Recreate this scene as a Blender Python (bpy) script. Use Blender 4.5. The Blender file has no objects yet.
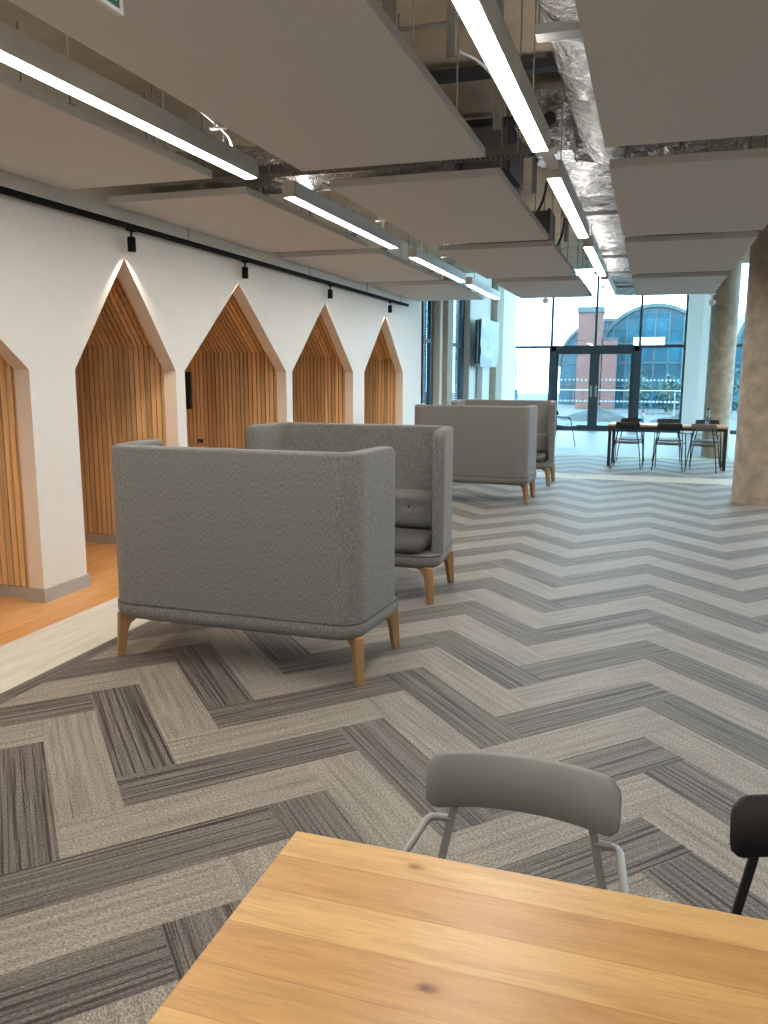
import bpy, bmesh, math, random
from mathutils import Vector, Matrix, noise
random.seed(7)
PI = math.pi
SC = bpy.context.scene
COL = SC.collection

# ------------------------------------------------------------------ camera, world, exposure
FPX = 812.74
cam_d = bpy.data.cameras.new('camera')
cam = bpy.data.objects.new('camera', cam_d)
COL.objects.link(cam)
cam_d.sensor_fit = 'VERTICAL'
cam_d.sensor_height = 36.0
cam_d.lens = 36.0 * FPX / 1024.0
cam_d.clip_start = 0.02
yaw, pit, rol = math.radians(17.951), math.radians(9.661), math.radians(-0.2035)
fw = Vector((-math.sin(yaw) * math.cos(pit), math.cos(yaw) * math.cos(pit), -math.sin(pit)))
rt = Vector((math.cos(yaw), math.sin(yaw), 0))
dn = fw.cross(rt)
cx = rt * math.cos(rol) + dn * math.sin(rol)
cy = -(dn * math.cos(rol) - rt * math.sin(rol))
cz = -fw
cam.matrix_world = Matrix(((cx.x, cy.x, cz.x, 0), (cx.y, cy.y, cz.y, 0), (cx.z, cy.z, cz.z, 1.55), (0, 0, 0, 1)))
SC.camera = cam

SKY = (0.56, 0.83, 1.0)
SKY_STRENGTH = 12.5
LED_STRENGTH = 45.0
UP_STRENGTH = 9.5
LED_COLOUR = (1.0, 0.95, 0.885)
SPOT_W = 85.0
w = bpy.data.worlds.new('world')
SC.world = w
w.use_nodes = True
bg = w.node_tree.nodes['Background']
bg.inputs[0].default_value = (*SKY, 1)
bg.inputs[1].default_value = SKY_STRENGTH
SC.view_settings.view_transform = 'Standard'
SC.view_settings.look = 'None'
SC.view_settings.gamma = 1.0
SC.view_settings.exposure = 0.0
SC.view_settings.use_curve_mapping = False
SC.cycles.use_denoising = True
SC.cycles.max_bounces = 8
SC.cycles.diffuse_bounces = 5
SC.cycles.transparent_max_bounces = 12
SC.cycles.sample_clamp_indirect = 4.0
SC.cycles.caustics_reflective = False
SC.cycles.caustics_refractive = False

# ------------------------------------------------------------------ material helpers
def newmat(name):
    m = bpy.data.materials.new(name)
    m.use_nodes = True
    nt = m.node_tree
    return m, nt, nt.nodes['Principled BSDF']

def N(nt, kind, **kw):
    n = nt.nodes.new('ShaderNode' + kind)
    for k, v in kw.items():
        if k in n.inputs: n.inputs[k].default_value = v
        else: setattr(n, k, v)
    return n

def L(nt, a, ai, b, bi): nt.links.new(a.outputs[ai], b.inputs[bi])

def ramp(nt, stops):
    r = nt.nodes.new('ShaderNodeValToRGB')
    e = r.color_ramp.elements
    while len(e) < len(stops): e.new(0.5)
    for el, (p, c) in zip(e, stops):
        el.position = p
        el.color = (*c, 1)
    return r

def coords(nt, scale=(1, 1, 1), src='Object', rot=(0, 0, 0)):
    tc = N(nt, 'TexCoord')
    mp = N(nt, 'Mapping')
    mp.inputs['Scale'].default_value = scale
    mp.inputs['Rotation'].default_value = rot
    L(nt, tc, src, mp, 'Vector')
    return mp

def plain(name, col, rough=0.5, metal=0.0, var=0.06, scale=9.0, bump=0.0, bscale=60.0, spec=0.5):
    m, nt, b = newmat(name)
    mp = coords(nt)
    nz = N(nt, 'TexNoise', Scale=scale, Detail=4.0)
    L(nt, mp, 0, nz, 'Vector')
    lo = tuple(max(0, c * (1 - var)) for c in col)
    hi = tuple(min(1, c * (1 + var)) for c in col)
    r = ramp(nt, [(0.3, lo), (0.7, hi)])
    L(nt, nz, 'Fac', r, 0)
    L(nt, r, 0, b, 'Base Color')
    b.inputs['Roughness'].default_value = rough
    b.inputs['Metallic'].default_value = metal
    b.inputs['Specular IOR Level'].default_value = spec
    if bump:
        n2 = N(nt, 'TexNoise', Scale=bscale, Detail=3.0)
        L(nt, mp, 0, n2, 'Vector')
        bp = N(nt, 'Bump', Strength=bump, Distance=0.004)
        L(nt, n2, 'Fac', bp, 'Height')
        L(nt, bp, 0, b, 'Normal')
    return m

def emit(name, col, strength):
    m, nt, b = newmat(name)
    b.inputs['Base Color'].default_value = (0.9, 0.9, 0.9, 1)
    b.inputs['Emission Color'].default_value = (*col, 1)
    b.inputs['Emission Strength'].default_value = strength
    return m

def glass(name, tint=(0.86, 0.95, 0.98), refl=0.08, rough=0.02):
    m, nt, b = newmat(name)
    nt.nodes.remove(b)
    out = nt.nodes['Material Output']
    t = N(nt, 'BsdfTransparent'); t.inputs[0].default_value = (*tint, 1)
    g = N(nt, 'BsdfGlossy'); g.inputs['Roughness'].default_value = rough
    mx = N(nt, 'MixShader'); mx.inputs[0].default_value = refl
    L(nt, t, 0, mx, 1); L(nt, g, 0, mx, 2); L(nt, mx, 0, out, 0)
    return m

def fabric(name, col):
    m, nt, b = newmat(name)
    mp = coords(nt)
    n1 = N(nt, 'TexNoise', Scale=230.0, Detail=3.0, Roughness=0.7)
    mp2 = coords(nt, (420, 420, 60))
    n2 = N(nt, 'TexNoise', Scale=1.0, Detail=2.0)
    L(nt, mp, 0, n1, 'Vector'); L(nt, mp2, 0, n2, 'Vector')
    ad = N(nt, 'Math', operation='ADD'); L(nt, n1, 'Fac', ad, 0); L(nt, n2, 'Fac', ad, 1)
    hf = N(nt, 'Math', operation='MULTIPLY'); hf.inputs[1].default_value = 0.5; L(nt, ad, 0, hf, 0)
    r = ramp(nt, [(0.38, tuple(c * 0.5 for c in col)), (0.5, col), (0.62, tuple(c * 1.6 for c in col))])
    L(nt, hf, 0, r, 0); L(nt, r, 0, b, 'Base Color')
    b.inputs['Roughness'].default_value = 0.95
    b.inputs['Specular IOR Level'].default_value = 0.15
    b.inputs['Sheen Weight'].default_value = 0.12
    bp = N(nt, 'Bump', Strength=0.25, Distance=0.0012); L(nt, hf, 0, bp, 'Height'); L(nt, bp, 0, b, 'Normal')
    return m

def wood(name, c0, c1, axis=2, fine=60.0, rough=0.45, island=0.0, coat=0.0, bump=0.05):
    """grain stretched along one object axis; island = how far separate boards differ"""
    m, nt, b = newmat(name)
    sc = [fine, fine, fine]; sc[axis] = fine * 0.035
    mp = coords(nt, tuple(sc))
    geo = N(nt, 'NewGeometry')
    off = N(nt, 'Math', operation='MULTIPLY'); off.inputs[1].default_value = 37.0
    L(nt, geo, 'Random Per Island', off, 0)
    va = N(nt, 'VectorMath', operation='ADD')
    L(nt, mp, 0, va, 0); L(nt, off, 0, va, 1)
    nz = N(nt, 'TexNoise', Scale=1.0, Detail=5.0, Roughness=0.6, Distortion=0.6)
    L(nt, va, 0, nz, 'Vector')
    r = ramp(nt, [(0.3, c0), (0.7, c1)])
    L(nt, nz, 'Fac', r, 0)
    hs = N(nt, 'HueSaturation')
    mr = N(nt, 'MapRange'); mr.inputs['To Min'].default_value = 1 - island; mr.inputs['To Max'].default_value = 1 + island
    L(nt, geo, 'Random Per Island', mr, 0)
    L(nt, mr, 0, hs, 'Value'); L(nt, r, 0, hs, 'Color')
    L(nt, hs, 0, b, 'Base Color')
    b.inputs['Roughness'].default_value = rough
    b.inputs['Coat Weight'].default_value = coat
    bp = N(nt, 'Bump', Strength=bump, Distance=0.002); L(nt, nz, 'Fac', bp, 'Height'); L(nt, bp, 0, b, 'Normal')
    return m

def carpet(name, base, hi, line, fill):
    """u runs along the plank, v across it, both in metres"""
    m, nt, b = newmat(name)
    mp = coords(nt, (0.7, 78.0, 1), 'UV')
    n1 = N(nt, 'TexNoise', Scale=1.0, Detail=3.0, Roughness=0.65); L(nt, mp, 0, n1, 'Vector')
    mp2 = coords(nt, (95.0, 190.0, 1), 'UV')
    n2 = N(nt, 'TexNoise', Scale=1.0, Detail=2.0); L(nt, mp2, 0, n2, 'Vector')
    mp3 = coords(nt, (2.2, 34.0, 1), 'UV')
    n3 = N(nt, 'TexNoise', Scale=1.0, Detail=2.0); L(nt, mp3, 0, n3, 'Vector')
    r1 = ramp(nt, [(fill - 0.05, line), (fill, base), (0.70, hi)])
    L(nt, n1, 'Fac', r1, 0)
    r3 = ramp(nt, [(0.35, (0.74, 0.74, 0.74)), (0.62, (1, 1, 1))]); L(nt, n3, 'Fac', r3, 0)
    mx = N(nt, 'MixRGB', blend_type='MULTIPLY'); mx.inputs[0].default_value = 1.0
    L(nt, r1, 0, mx, 1); L(nt, r3, 0, mx, 2)
    r2 = ramp(nt, [(0.34, (0.42, 0.42, 0.42)), (0.66, (1.45, 1.45, 1.45))]); L(nt, n2, 'Fac', r2, 0)
    mx2 = N(nt, 'MixRGB', blend_type='MULTIPLY'); mx2.inputs[0].default_value = 0.85
    L(nt, mx, 0, mx2, 1); L(nt, r2, 0, mx2, 2)
    L(nt, mx2, 0, b, 'Base Color')
    b.inputs['Roughness'].default_value = 0.58
    b.inputs['Specular IOR Level'].default_value = 0.33
    b.inputs['Sheen Weight'].default_value = 0.15
    b.inputs['Sheen Roughness'].default_value = 0.4
    bp = N(nt, 'Bump', Strength=0.5, Distance=0.004); L(nt, n2, 'Fac', bp, 'Height'); L(nt, bp, 0, b, 'Normal')
    return m

def foil(name):
    m, nt, b = newmat(name)
    mp = coords(nt, (11, 24, 11))
    n1 = N(nt, 'TexNoise', Scale=1.0, Detail=5.0, Roughness=0.65, Distortion=0.8); L(nt, mp, 0, n1, 'Vector')
    b.inputs['Base Color'].default_value = (0.60, 0.60, 0.60, 1)
    b.inputs['Metallic'].default_value = 1.0
    b.inputs['Roughness'].default_value = 0.2
    bp = N(nt, 'Bump', Strength=1.0, Distance=0.07); L(nt, n1, 'Fac', bp, 'Height'); L(nt, bp, 0, b, 'Normal')
    return m

def brickmat(name, c1, c2, mortar, scale, bw, rh, ms=0.02, rough=0.8, src='Object', rot=(0, 0, 0), offset=0.5, grain=None):
    m, nt, b = newmat(name)
    mp = coords(nt, (1, 1, 1), src, rot)
    bt = N(nt, 'TexBrick'); bt.offset = offset
    bt.inputs['Color1'].default_value = (*c1, 1); bt.inputs['Color2'].default_value = (*c2, 1)
    bt.inputs['Mortar'].default_value = (*mortar, 1)
    bt.inputs['Scale'].default_value = scale
    bt.inputs['Mortar Size'].default_value = ms
    bt.inputs['Brick Width'].default_value = bw
    bt.inputs['Row Height'].default_value = rh
    L(nt, mp, 0, bt, 'Vector')
    src_n, src_o = bt, 0
    if grain:
        g2 = N(nt, 'Mapping'); g2.inputs['Scale'].default_value = grain
        L(nt, mp, 0, g2, 0)
        nz = N(nt, 'TexNoise', Scale=1.0, Detail=5.0, Roughness=0.6, Distortion=0.9); L(nt, g2, 0, nz, 'Vector')
        r = ramp(nt, [(0.28, (0.78, 0.72, 0.66)), (0.55, (1, 1, 1)), (0.75, (1.06, 1.05, 1.0))]); L(nt, nz, 'Fac', r, 0)
        mx = N(nt, 'MixRGB', blend_type='MULTIPLY'); mx.inputs[0].default_value = 1.0
        L(nt, bt, 0, mx, 1); L(nt, r, 0, mx, 2)
        src_n, src_o = mx, 0
    L(nt, src_n, src_o, b, 'Base Color')
    b.inputs['Roughness'].default_value = rough
    return m, nt, b, src_n

M = {}
M['wall'] = plain('white_wall_paint', (0.80, 0.762, 0.708), 0.85, var=0.015, spec=0.2)
M['reveal'] = plain('reveal_bounce_tint', (0.80, 0.70, 0.60), 0.7, var=0.02)  # peach tint puts warm light bounced off the floor into the colour
M['skirt'] = plain('grey_skirting', (0.40, 0.39, 0.36), 0.6)
M['raft'] = plain('acoustic_raft', (0.655, 0.675, 0.695), 0.95, var=0.02, scale=30, spec=0.1)
M['raftedge'] = plain('raft_edge_metal', (0.62, 0.61, 0.59), 0.5)
M['concrete'] = plain('concrete_soffit', (0.66, 0.57, 0.44), 0.9, var=0.14, scale=2.2, bump=0.2, bscale=20)
M['column'] = plain('concrete_column', (0.43, 0.365, 0.285), 0.75, var=0.22, scale=7.0, bump=0.3, bscale=25)
M['led'] = emit('led_diffuser', LED_COLOUR, LED_STRENGTH)
M['up'] = emit('uplight_diffuser', LED_COLOUR, UP_STRENGTH)
M['ledcase'] = plain('aluminium_housing', (0.72, 0.71, 0.69), 0.45, metal=0.2)
M['galv'] = plain('galvanised_steel', (0.34, 0.34, 0.335), 0.5, metal=0.6)
M['darkmetal'] = plain('dark_steel', (0.07, 0.08, 0.10), 0.5, metal=0.3)
M['duct'] = plain('dark_duct', (0.16, 0.165, 0.17), 0.5, metal=0.4)
M['black'] = plain('black_paint', (0.012, 0.012, 0.014), 0.45)
M['track'] = plain('black_track', (0.010, 0.010, 0.012), 0.8, spec=0.1)
M['foil'] = foil('foil_insulation')
M['cable'] = plain('white_cable', (0.42, 0.42, 0.41), 0.5)
M['bcable'] = plain('black_cable', (0.02, 0.02, 0.02), 0.5)
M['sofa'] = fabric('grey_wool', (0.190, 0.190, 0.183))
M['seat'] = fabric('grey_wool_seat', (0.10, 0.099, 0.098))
M['oakleg'] = wood('oak_leg', (0.30, 0.165, 0.070), (0.42, 0.255, 0.125), 2, 45, 0.45)
M['slat'] = wood('timber_slat', (0.52, 0.315, 0.14), (0.84, 0.57, 0.31), 2, 40, 0.5, island=0.26)
M['slatx'] = wood('timber_slat_back', (0.52, 0.315, 0.14), (0.84, 0.57, 0.31), 2, 40, 0.5, island=0.26)
M['slatback'] = plain('slat_backing', (0.03, 0.016, 0.008), 0.9)
M['chairgrey'] = plain('grey_chair_shell', (0.190, 0.194, 0.184), 0.42, var=0.03)
M['tubegrey'] = plain('grey_tube', (0.30, 0.30, 0.285), 0.35, metal=0.25)
M['taupe'] = plain('taupe_shell', (0.16, 0.14, 0.12), 0.5)
M['blackchair'] = plain('black_chair_shell', (0.012, 0.012, 0.013), 0.5)
M['frame'] = plain('anthracite_frame', (0.035, 0.045, 0.055), 0.45)
M['glass'] = glass('window_glass')
M['glassd'] = glass('tinted_glass', (0.55, 0.75, 0.88), 0.22)
def translucent(name, col):
    m, nt, b = newmat(name); out = nt.nodes['Material Output']
    t_ = N(nt, 'BsdfTranslucent'); t_.inputs[0].default_value = (*col, 1)
    mx = N(nt, 'MixShader'); mx.inputs[0].default_value = 0.6
    b.inputs['Base Color'].default_value = (*col, 1)
    L(nt, b, 0, mx, 1); L(nt, t_, 0, mx, 2); L(nt, mx, 0, out, 0)
    return m
M['dot'] = translucent('white_frosting', (0.85, 0.88, 0.9))
M['white'] = plain('white_plastic', (0.82, 0.83, 0.83), 0.4)
M['wrap'] = plain('white_wrap', (0.62, 0.66, 0.68), 0.4, var=0.1, scale=14, bump=0.8, bscale=9)
M['screen'] = plain('black_screen', (0.008, 0.008, 0.01), 0.2)
M['green'] = plain('exit_green', (0.004, 0.13, 0.065), 0.4)
M['palewood'] = plain('beige_pier', (0.42, 0.36, 0.28), 0.8, var=0.08)
M['ground'] = plain('pale_paving', (0.062, 0.070, 0.075), 0.95, var=0.15, scale=3)
M['gravel'] = plain('gravel', (0.028, 0.033, 0.035), 0.95, var=0.5, scale=16, bump=1.0, bscale=12)
M['brickred'], *_ = brickmat('red_brick', (0.125, 0.040, 0.032), (0.18, 0.066, 0.052), (0.19, 0.14, 0.13), 4.0, 0.9, 0.3, 0.03, 0.9, rot=(PI / 2, 0, 0))
M['blueglass'] = plain('blue_glazing', (0.004, 0.062, 0.095), 0.25, var=0.55, scale=0.9)
M['teal'] = plain('teal_planting', (0.012, 0.07, 0.065), 0.6, var=0.6, scale=2.5)
M['mull'] = plain('pale_mullion', (0.045, 0.09, 0.11), 0.5)
M['roofrim'] = plain('grey_arch_rim', (0.055, 0.075, 0.085), 0.6)
M['render'] = plain('pale_render', (0.30, 0.31, 0.31), 0.9)
M['button'] = plain('dark_button', (0.07, 0.07, 0.065), 0.7)
M['pet'] = glass('bottle_clear', (0.8, 0.9, 0.95), 0.15, 0.05)
M['redcap'] = plain('red_cap', (0.6, 0.04, 0.04), 0.4)
M['yellow'] = plain('yellow_strip', (0.55, 0.55, 0.16), 0.7)
M['carpetdark'] = carpet('carpet_dark', (0.126, 0.111, 0.096), (0.235, 0.21, 0.18), (0.026, 0.021, 0.018), 0.46)
M['carpetlight'] = carpet('carpet_light', (0.272, 0.243, 0.203), (0.345, 0.31, 0.262), (0.10, 0.088, 0.075), 0.36)
# oak plank floor by the booths, boards along y
M['oakfloor'], *_ = brickmat('oak_floor', (0.56, 0.275, 0.10), (0.64, 0.345, 0.145), (0.36, 0.17, 0.06), 1.0, 1.4, 0.14, 0.0015, 0.42,
                             rot=(0, 0, PI / 2), offset=0.37, grain=(3.0, 45.0, 1))

def make_pale():
    m, nt, b = newmat('pale_stone_floor')
    mp = coords(nt, (16, 2.2, 1))
    n1 = N(nt, 'TexNoise', Scale=1.0, Detail=4.0, Distortion=0.4); L(nt, mp, 0, n1, 'Vector')
    r = ramp(nt, [(0.3, (0.49, 0.455, 0.395)), (0.6, (0.58, 0.55, 0.49))]); L(nt, n1, 'Fac', r, 0)
    mp2 = coords(nt, (5.0, 3.4, 1))
    v = N(nt, 'TexVoronoi', Scale=1.0); L(nt, mp2, 0, v, 'Vector')
    r2 = ramp(nt, [(0.05, (0.60, 0.50, 0.46)), (0.085, (1, 1, 1))]); L(nt, v, 'Distance', r2, 0)
    mx = N(nt, 'MixRGB', blend_type='MULTIPLY'); mx.inputs[0].default_value = 1
    L(nt, r, 0, mx, 1); L(nt, r2, 0, mx, 2); L(nt, mx, 0, b, 'Base Color')
    b.inputs['Roughness'].default_value = 0.7
    return m
M['pale'] = make_pale()
M['lobby'] = plain('lobby_floor', (0.15, 0.155, 0.155), 0.45, var=0.08, scale=1.5)

def make_table():
    m, nt, b, col = brickmat('oak_table_top', (0.47, 0.25, 0.075), (0.63, 0.40, 0.155), (0.36, 0.18, 0.055), 1.0, 9.0, 0.0885, 0.0007, 0.36,
                             offset=0.41, grain=(2.6, 26.0, 1))
    mpg = coords(nt, (14.0, 260.0, 1))
    ng = N(nt, 'TexNoise', Scale=1.0, Detail=4.0, Roughness=0.7); L(nt, mpg, 0, ng, 'Vector')
    rg = ramp(nt, [(0.34, (0.86, 0.82, 0.77)), (0.55, (1, 1, 1)), (0.8, (1.05, 1.05, 1.04))]); L(nt, ng, 'Fac', rg, 0)
    m1 = N(nt, 'MixRGB', blend_type='MULTIPLY'); m1.inputs[0].default_value = 1; L(nt, col, 0, m1, 1); L(nt, rg, 0, m1, 2)
    mp = coords(nt, (5.0, 9.5, 1))
    v = N(nt, 'TexVoronoi', Scale=1.0); L(nt, mp, 0, v, 'Vector')
    nd = N(nt, 'TexNoise', Scale=9.0, Detail=3.0); L(nt, mp, 0, nd, 'Vector')
    ad = N(nt, 'Math', operation='MULTIPLY_ADD'); ad.inputs[1].default_value = 0.10; L(nt, nd, 'Fac', ad, 0); L(nt, v, 'Distance', ad, 2)
    r = ramp(nt, [(0.085, (0.28, 0.16, 0.08)), (0.115, (0.62, 0.47, 0.34)), (0.16, (0.93, 0.89, 0.83)), (0.26, (1, 1, 1))]); L(nt, ad, 0, r, 0)
    sp = N(nt, 'SeparateColor'); L(nt, v, 'Color', sp, 0)
    gt = N(nt, 'Math', operation='GREATER_THAN'); gt.inputs[1].default_value = 0.35; L(nt, sp, 0, gt, 0)
    mx = N(nt, 'MixRGB', blend_type='MULTIPLY'); L(nt, gt, 0, mx, 0)
    L(nt, m1, 0, mx, 1); L(nt, r, 0, mx, 2); L(nt, mx, 0, b, 'Base Color')
    b.inputs['Coat Weight'].default_value = 0.10
    b.inputs['Coat Roughness'].default_value = 0.3
    return m
M['table'] = make_table()

# ------------------------------------------------------------------ mesh helpers
class MB:
    def __init__(s): s.v = []; s.f = []; s.mi = []; s.uv = {}
    def add(s, vs, fs, mi=0):
        o = len(s.v); s.v += [Vector(p) for p in vs]
        for f in fs: s.f.append([o + i for i in f]); s.mi.append(mi)
        return s
    def box(s, x0, x1, y0, y1, z0, z1, mi=0):
        v = [(x, y, z) for z in (z0, z1) for y in (y0, y1) for x in (x0, x1)]
        return s.add(v, [(0, 2, 3, 1), (4, 5, 7, 6), (0, 1, 5, 4), (2, 6, 7, 3), (0, 4, 6, 2), (1, 3, 7, 5)], mi)
    def loft(s, rings, cap=True, closed=True, mi=0):
        n = len(rings[0]); vs = [p for r in rings for p in r]; fs = []
        for i in range(len(rings) - 1):
            for j in range(n if closed else n - 1):
                a, b_ = i * n + j, i * n + (j + 1) % n
                fs.append((a, b_, b_ + n, a + n))
        if cap:
            fs.append(tuple(range(n))[::-1]); fs.append(tuple((len(rings) - 1) * n + j for j in range(n)))
        return s.add(vs, fs, mi)
    def tube(s, pts, r, n=10, mi=0, cap=True):
        pts = [Vector(p) for p in pts]; rs = r if isinstance(r, (list, tuple)) else [r] * len(pts)
        rings = []; up = None
        for i, p in enumerate(pts):
            t = (pts[min(i + 1, len(pts) - 1)] - pts[max(i - 1, 0)]).normalized()
            if up is None: up = t.orthogonal().normalized()
            up = (up - t * up.dot(t)).normalized(); sd = t.cross(up)
            rings.append([p + (up * math.cos(2 * PI * k / n) + sd * math.sin(2 * PI * k / n)) * rs[i] for k in range(n)])
        return s.loft(rings, cap, True, mi)
    def cyl(s, x, y, z0, z1, r0, r1=None, n=20, mi=0):
        return s.tube([(x, y, z0), (x, y, z1)], [r0, r0 if r1 is None else r1], n, mi)
    def prism(s, poly, fn, d0, d1, mi=0):
        """poly: 2-D outline; fn(a, b, d) -> 3-D point"""
        return s.loft([[fn(a, b_, d) for a, b_ in poly] for d in (d0, d1)], True, True, mi)
    def build(s, name, mats, parent=None, smooth=35, bevel=0.0, loc=None, fix=True):
        me = bpy.data.meshes.new(name)
        me.from_pydata([tuple(p) for p in s.v], [], s.f)
        for m in (mats if isinstance(mats, (list, tuple)) else [mats]): me.materials.append(m)
        for p, i in zip(me.polygons, s.mi): p.material_index = i
        if fix:
            bm = bmesh.new(); bm.from_mesh(me); bmesh.ops.recalc_face_normals(bm, faces=bm.faces); bm.to_mesh(me); bm.free()
        if smooth:
            me.shade_smooth(); me.set_sharp_from_angle(angle=math.radians(smooth))
        o = bpy.data.objects.new(name, me); COL.objects.link(o)
        if loc: o.location = loc
        if parent: o.parent = parent
        if bevel:
            b = o.modifiers.new('bevel', 'BEVEL'); b.width = bevel; b.segments = 2; b.limit_method = 'ANGLE'; b.angle_limit = math.radians(40)
        return o

def tag(o, label=None, cat=None, group=None, kind=None):
    if label: o['label'] = label
    if cat: o['category'] = cat
    if group: o['group'] = group
    if kind: o['kind'] = kind
    return o

def thing(name, label, cat, loc=(0, 0, 0), rz=0.0, group=None):
    o = bpy.data.objects.new(name, None); COL.objects.link(o)
    o.empty_display_size = 0.1
    o.location = loc; o.rotation_euler = (0, 0, rz)
    return tag(o, label, cat, group)

def dup(root, loc=None, rz=None, label=None, group=None):
    r = root.copy(); COL.objects.link(r)
    if loc is not None: r.location = loc
    if rz is not None: r.rotation_euler = (0, 0, rz)
    if label: r['label'] = label
    if group: r['group'] = group
    for ch in list(root.children):
        c = ch.copy(); COL.objects.link(c); c.parent = r
        for g in list(ch.children):
            d = g.copy(); COL.objects.link(d); d.parent = c
    return r

def struct(o): o['kind'] = 'structure'; return o

# ------------------------------------------------------------------ room shell
XW = -3.86          # face of the booth wall
XB = -5.45          # back of the booths
XR = 7.0            # right wall
YF = 23.5           # glazed front
YB = -4.0           # wall behind the camera
ZS = 3.62           # concrete soffit
ZL = 5.6            # lobby soffit
YL = 17.2           # where the lobby's higher soffit begins

# floors -----------------------------------------------------------
struct(MB().box(XB - .2, XR, YB, YF, -0.30, -0.012).build('floor', M['lobby']))
struct(MB().box(XB, -3.47, YB, 14.1, -0.012, 0.0).build('floor_oak', M['oakfloor']))
f = MB().box(-3.47, -2.93, YB, 13.15, -0.012, 0.0).box(-2.93, XR, 12.45, 13.15, -0.012, 0.0).box(XW, -3.47, 14.1, 16.1, -0.012, 0.0)
f.box(-3.47, -2.93, 13.15, 16.1, -0.012, 0.0)
struct(f.build('floor_stone', M['pale'], smooth=0))
struct(MB().box(-3.86, XR, 16.1, 16.28, -0.012, 0.001).build('floor_strip', M['yellow'], smooth=0))
struct(MB().box(-3.86, XR, 16.28, YF, -0.012, 0.0).build('floor_lobby', M['lobby'], smooth=0))

W_ = 0.2422
XS = 0.945
A0 = 0.5 - (-2.131 / XS + 2.8965) / math.sqrt(2) / W_
B0 = 3.0 - (2.131 / XS + 2.8965) / math.sqrt(2) / W_
KH = 1        # from this strip on, the planks running up to the right are laid one step on
def carpet_area(x0, x1, y0, y1, name):
    s2 = math.sqrt(2.0)
    def to_ab(x, y): return ((x / XS + y) / s2 / W_ + A0, (-x / XS + y) / s2 / W_ + B0)
    def to_xy(a, b):
        p = (a - A0) * W_ * s2; q = (b - B0) * W_ * s2
        return ((p - q) / 2 * XS, (p + q) / 2)
    bm = bmesh.new(); uvl = bm.loops.layers.uv.new('UVMap')
    cs = [to_ab(x, y) for x in (x0, x1) for y in (y0, y1)]
    a_lo, a_hi = int(min(c[0] for c in cs)) - 6, int(max(c[0] for c in cs)) + 6
    b_lo, b_hi = int(min(c[1] for c in cs)) - 6, int(max(c[1] for c in cs)) + 6
    rnd = random.Random(3)
    def plank(a, b, la, lb, dark):
        c = [to_xy(a, b), to_xy(a + la, b), to_xy(a + la, b + lb), to_xy(a, b + lb)]
        if max(p[0] for p in c) < x0 or min(p[0] for p in c) > x1 or max(p[1] for p in c) < y0 or min(p[1] for p in c) > y1: return
        vs = [bm.verts.new((p[0], p[1], 0.004)) for p in c]
        fc = bm.faces.new(vs); fc.material_index = 0 if dark else 1
        ou, ov = rnd.uniform(0, 50), rnd.uniform(0, 50)
        for lp, (u, v) in zip(fc.loops, ((0, 0), (la, 0), (la, lb), (0, lb))):
            lp[uvl].uv = (ou + (u if la > lb else v) * W_, ov + (v if la > lb else u) * W_)
    for j in range(b_lo, b_hi):
        k = math.floor((a_lo - j) / 8)
        while j + 8 * k < a_hi:
            plank(j + 8 * k, j, 4, 1, (j + (1 if k >= KH else 0)) % 2 == 0); k += 1
    for i in range(a_lo, a_hi):
        k = math.floor((b_lo - i - 1) / 8)
        while i + 1 + 8 * k < b_hi:
            plank(i, i + 1 + 8 * k, 1, 4, i % 2 == 0); k += 1
    for co, no in (((x0, 0, 0), (-1, 0, 0)), ((x1, 0, 0), (1, 0, 0)), ((0, y0, 0), (0, -1, 0)), ((0, y1, 0), (0, 1, 0))):
        bmesh.ops.bisect_plane(bm, geom=bm.verts[:] + bm.edges[:] + bm.faces[:], plane_co=co, plane_no=no, clear_outer=True)
    # border strip laid along the stone edge
    if x0 < -2.7:
        for k in range(int((y1 - y0) / 1.0) + 1):
            ya, yb = y0 + k, min(y0 + k + 1, y1)
            if yb - ya < .01: continue
            vs = [bm.verts.new(p) for p in ((-2.932, ya, .0055), (-2.835, ya, .0055), (-2.835, yb, .0055), (-2.932, yb, .0055))]
            fc = bm.faces.new(vs); fc.material_index = 0; ov = rnd.uniform(0, 50)
            for lp, (u, v) in zip(fc.loops, ((0, 0), (0, .1), (1, .1), (1, 0))): lp[uvl].uv = (ov + u, ov + v)
    me = bpy.data.meshes.new(name); bm.to_mesh(me); bm.free()
    me.materials.append(M['carpetdark']); me.materials.append(M['carpetlight'])
    o = bpy.data.objects.new(name, me); COL.objects.link(o)
    return struct(o)
carpet_area(-2.93, XR, YB, 12.45, 'floor_carpet')
carpet_area(-2.93, XR, 13.15, 16.1, 'floor_carpet_lobby')
struct(MB().box(-2.93, XR, YB, 12.45, -0.012, 0.0).box(-2.93, XR, 13.15, 16.1, -0.012, 0.0).build('floor_underlay', M['carpetdark'], smooth=0))

# ceiling ----------------------------------------------------------
c = MB().box(XB - .2, XR, YB, YL, ZS, ZS + .3).box(XB - .2, XR, YL, YF + .3, ZL, ZL + .3).box(XB - .2, XR, YL, YL + .25, ZS + .3, ZL)
struct(c.build('ceiling', M['concrete'], smooth=0))

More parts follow.
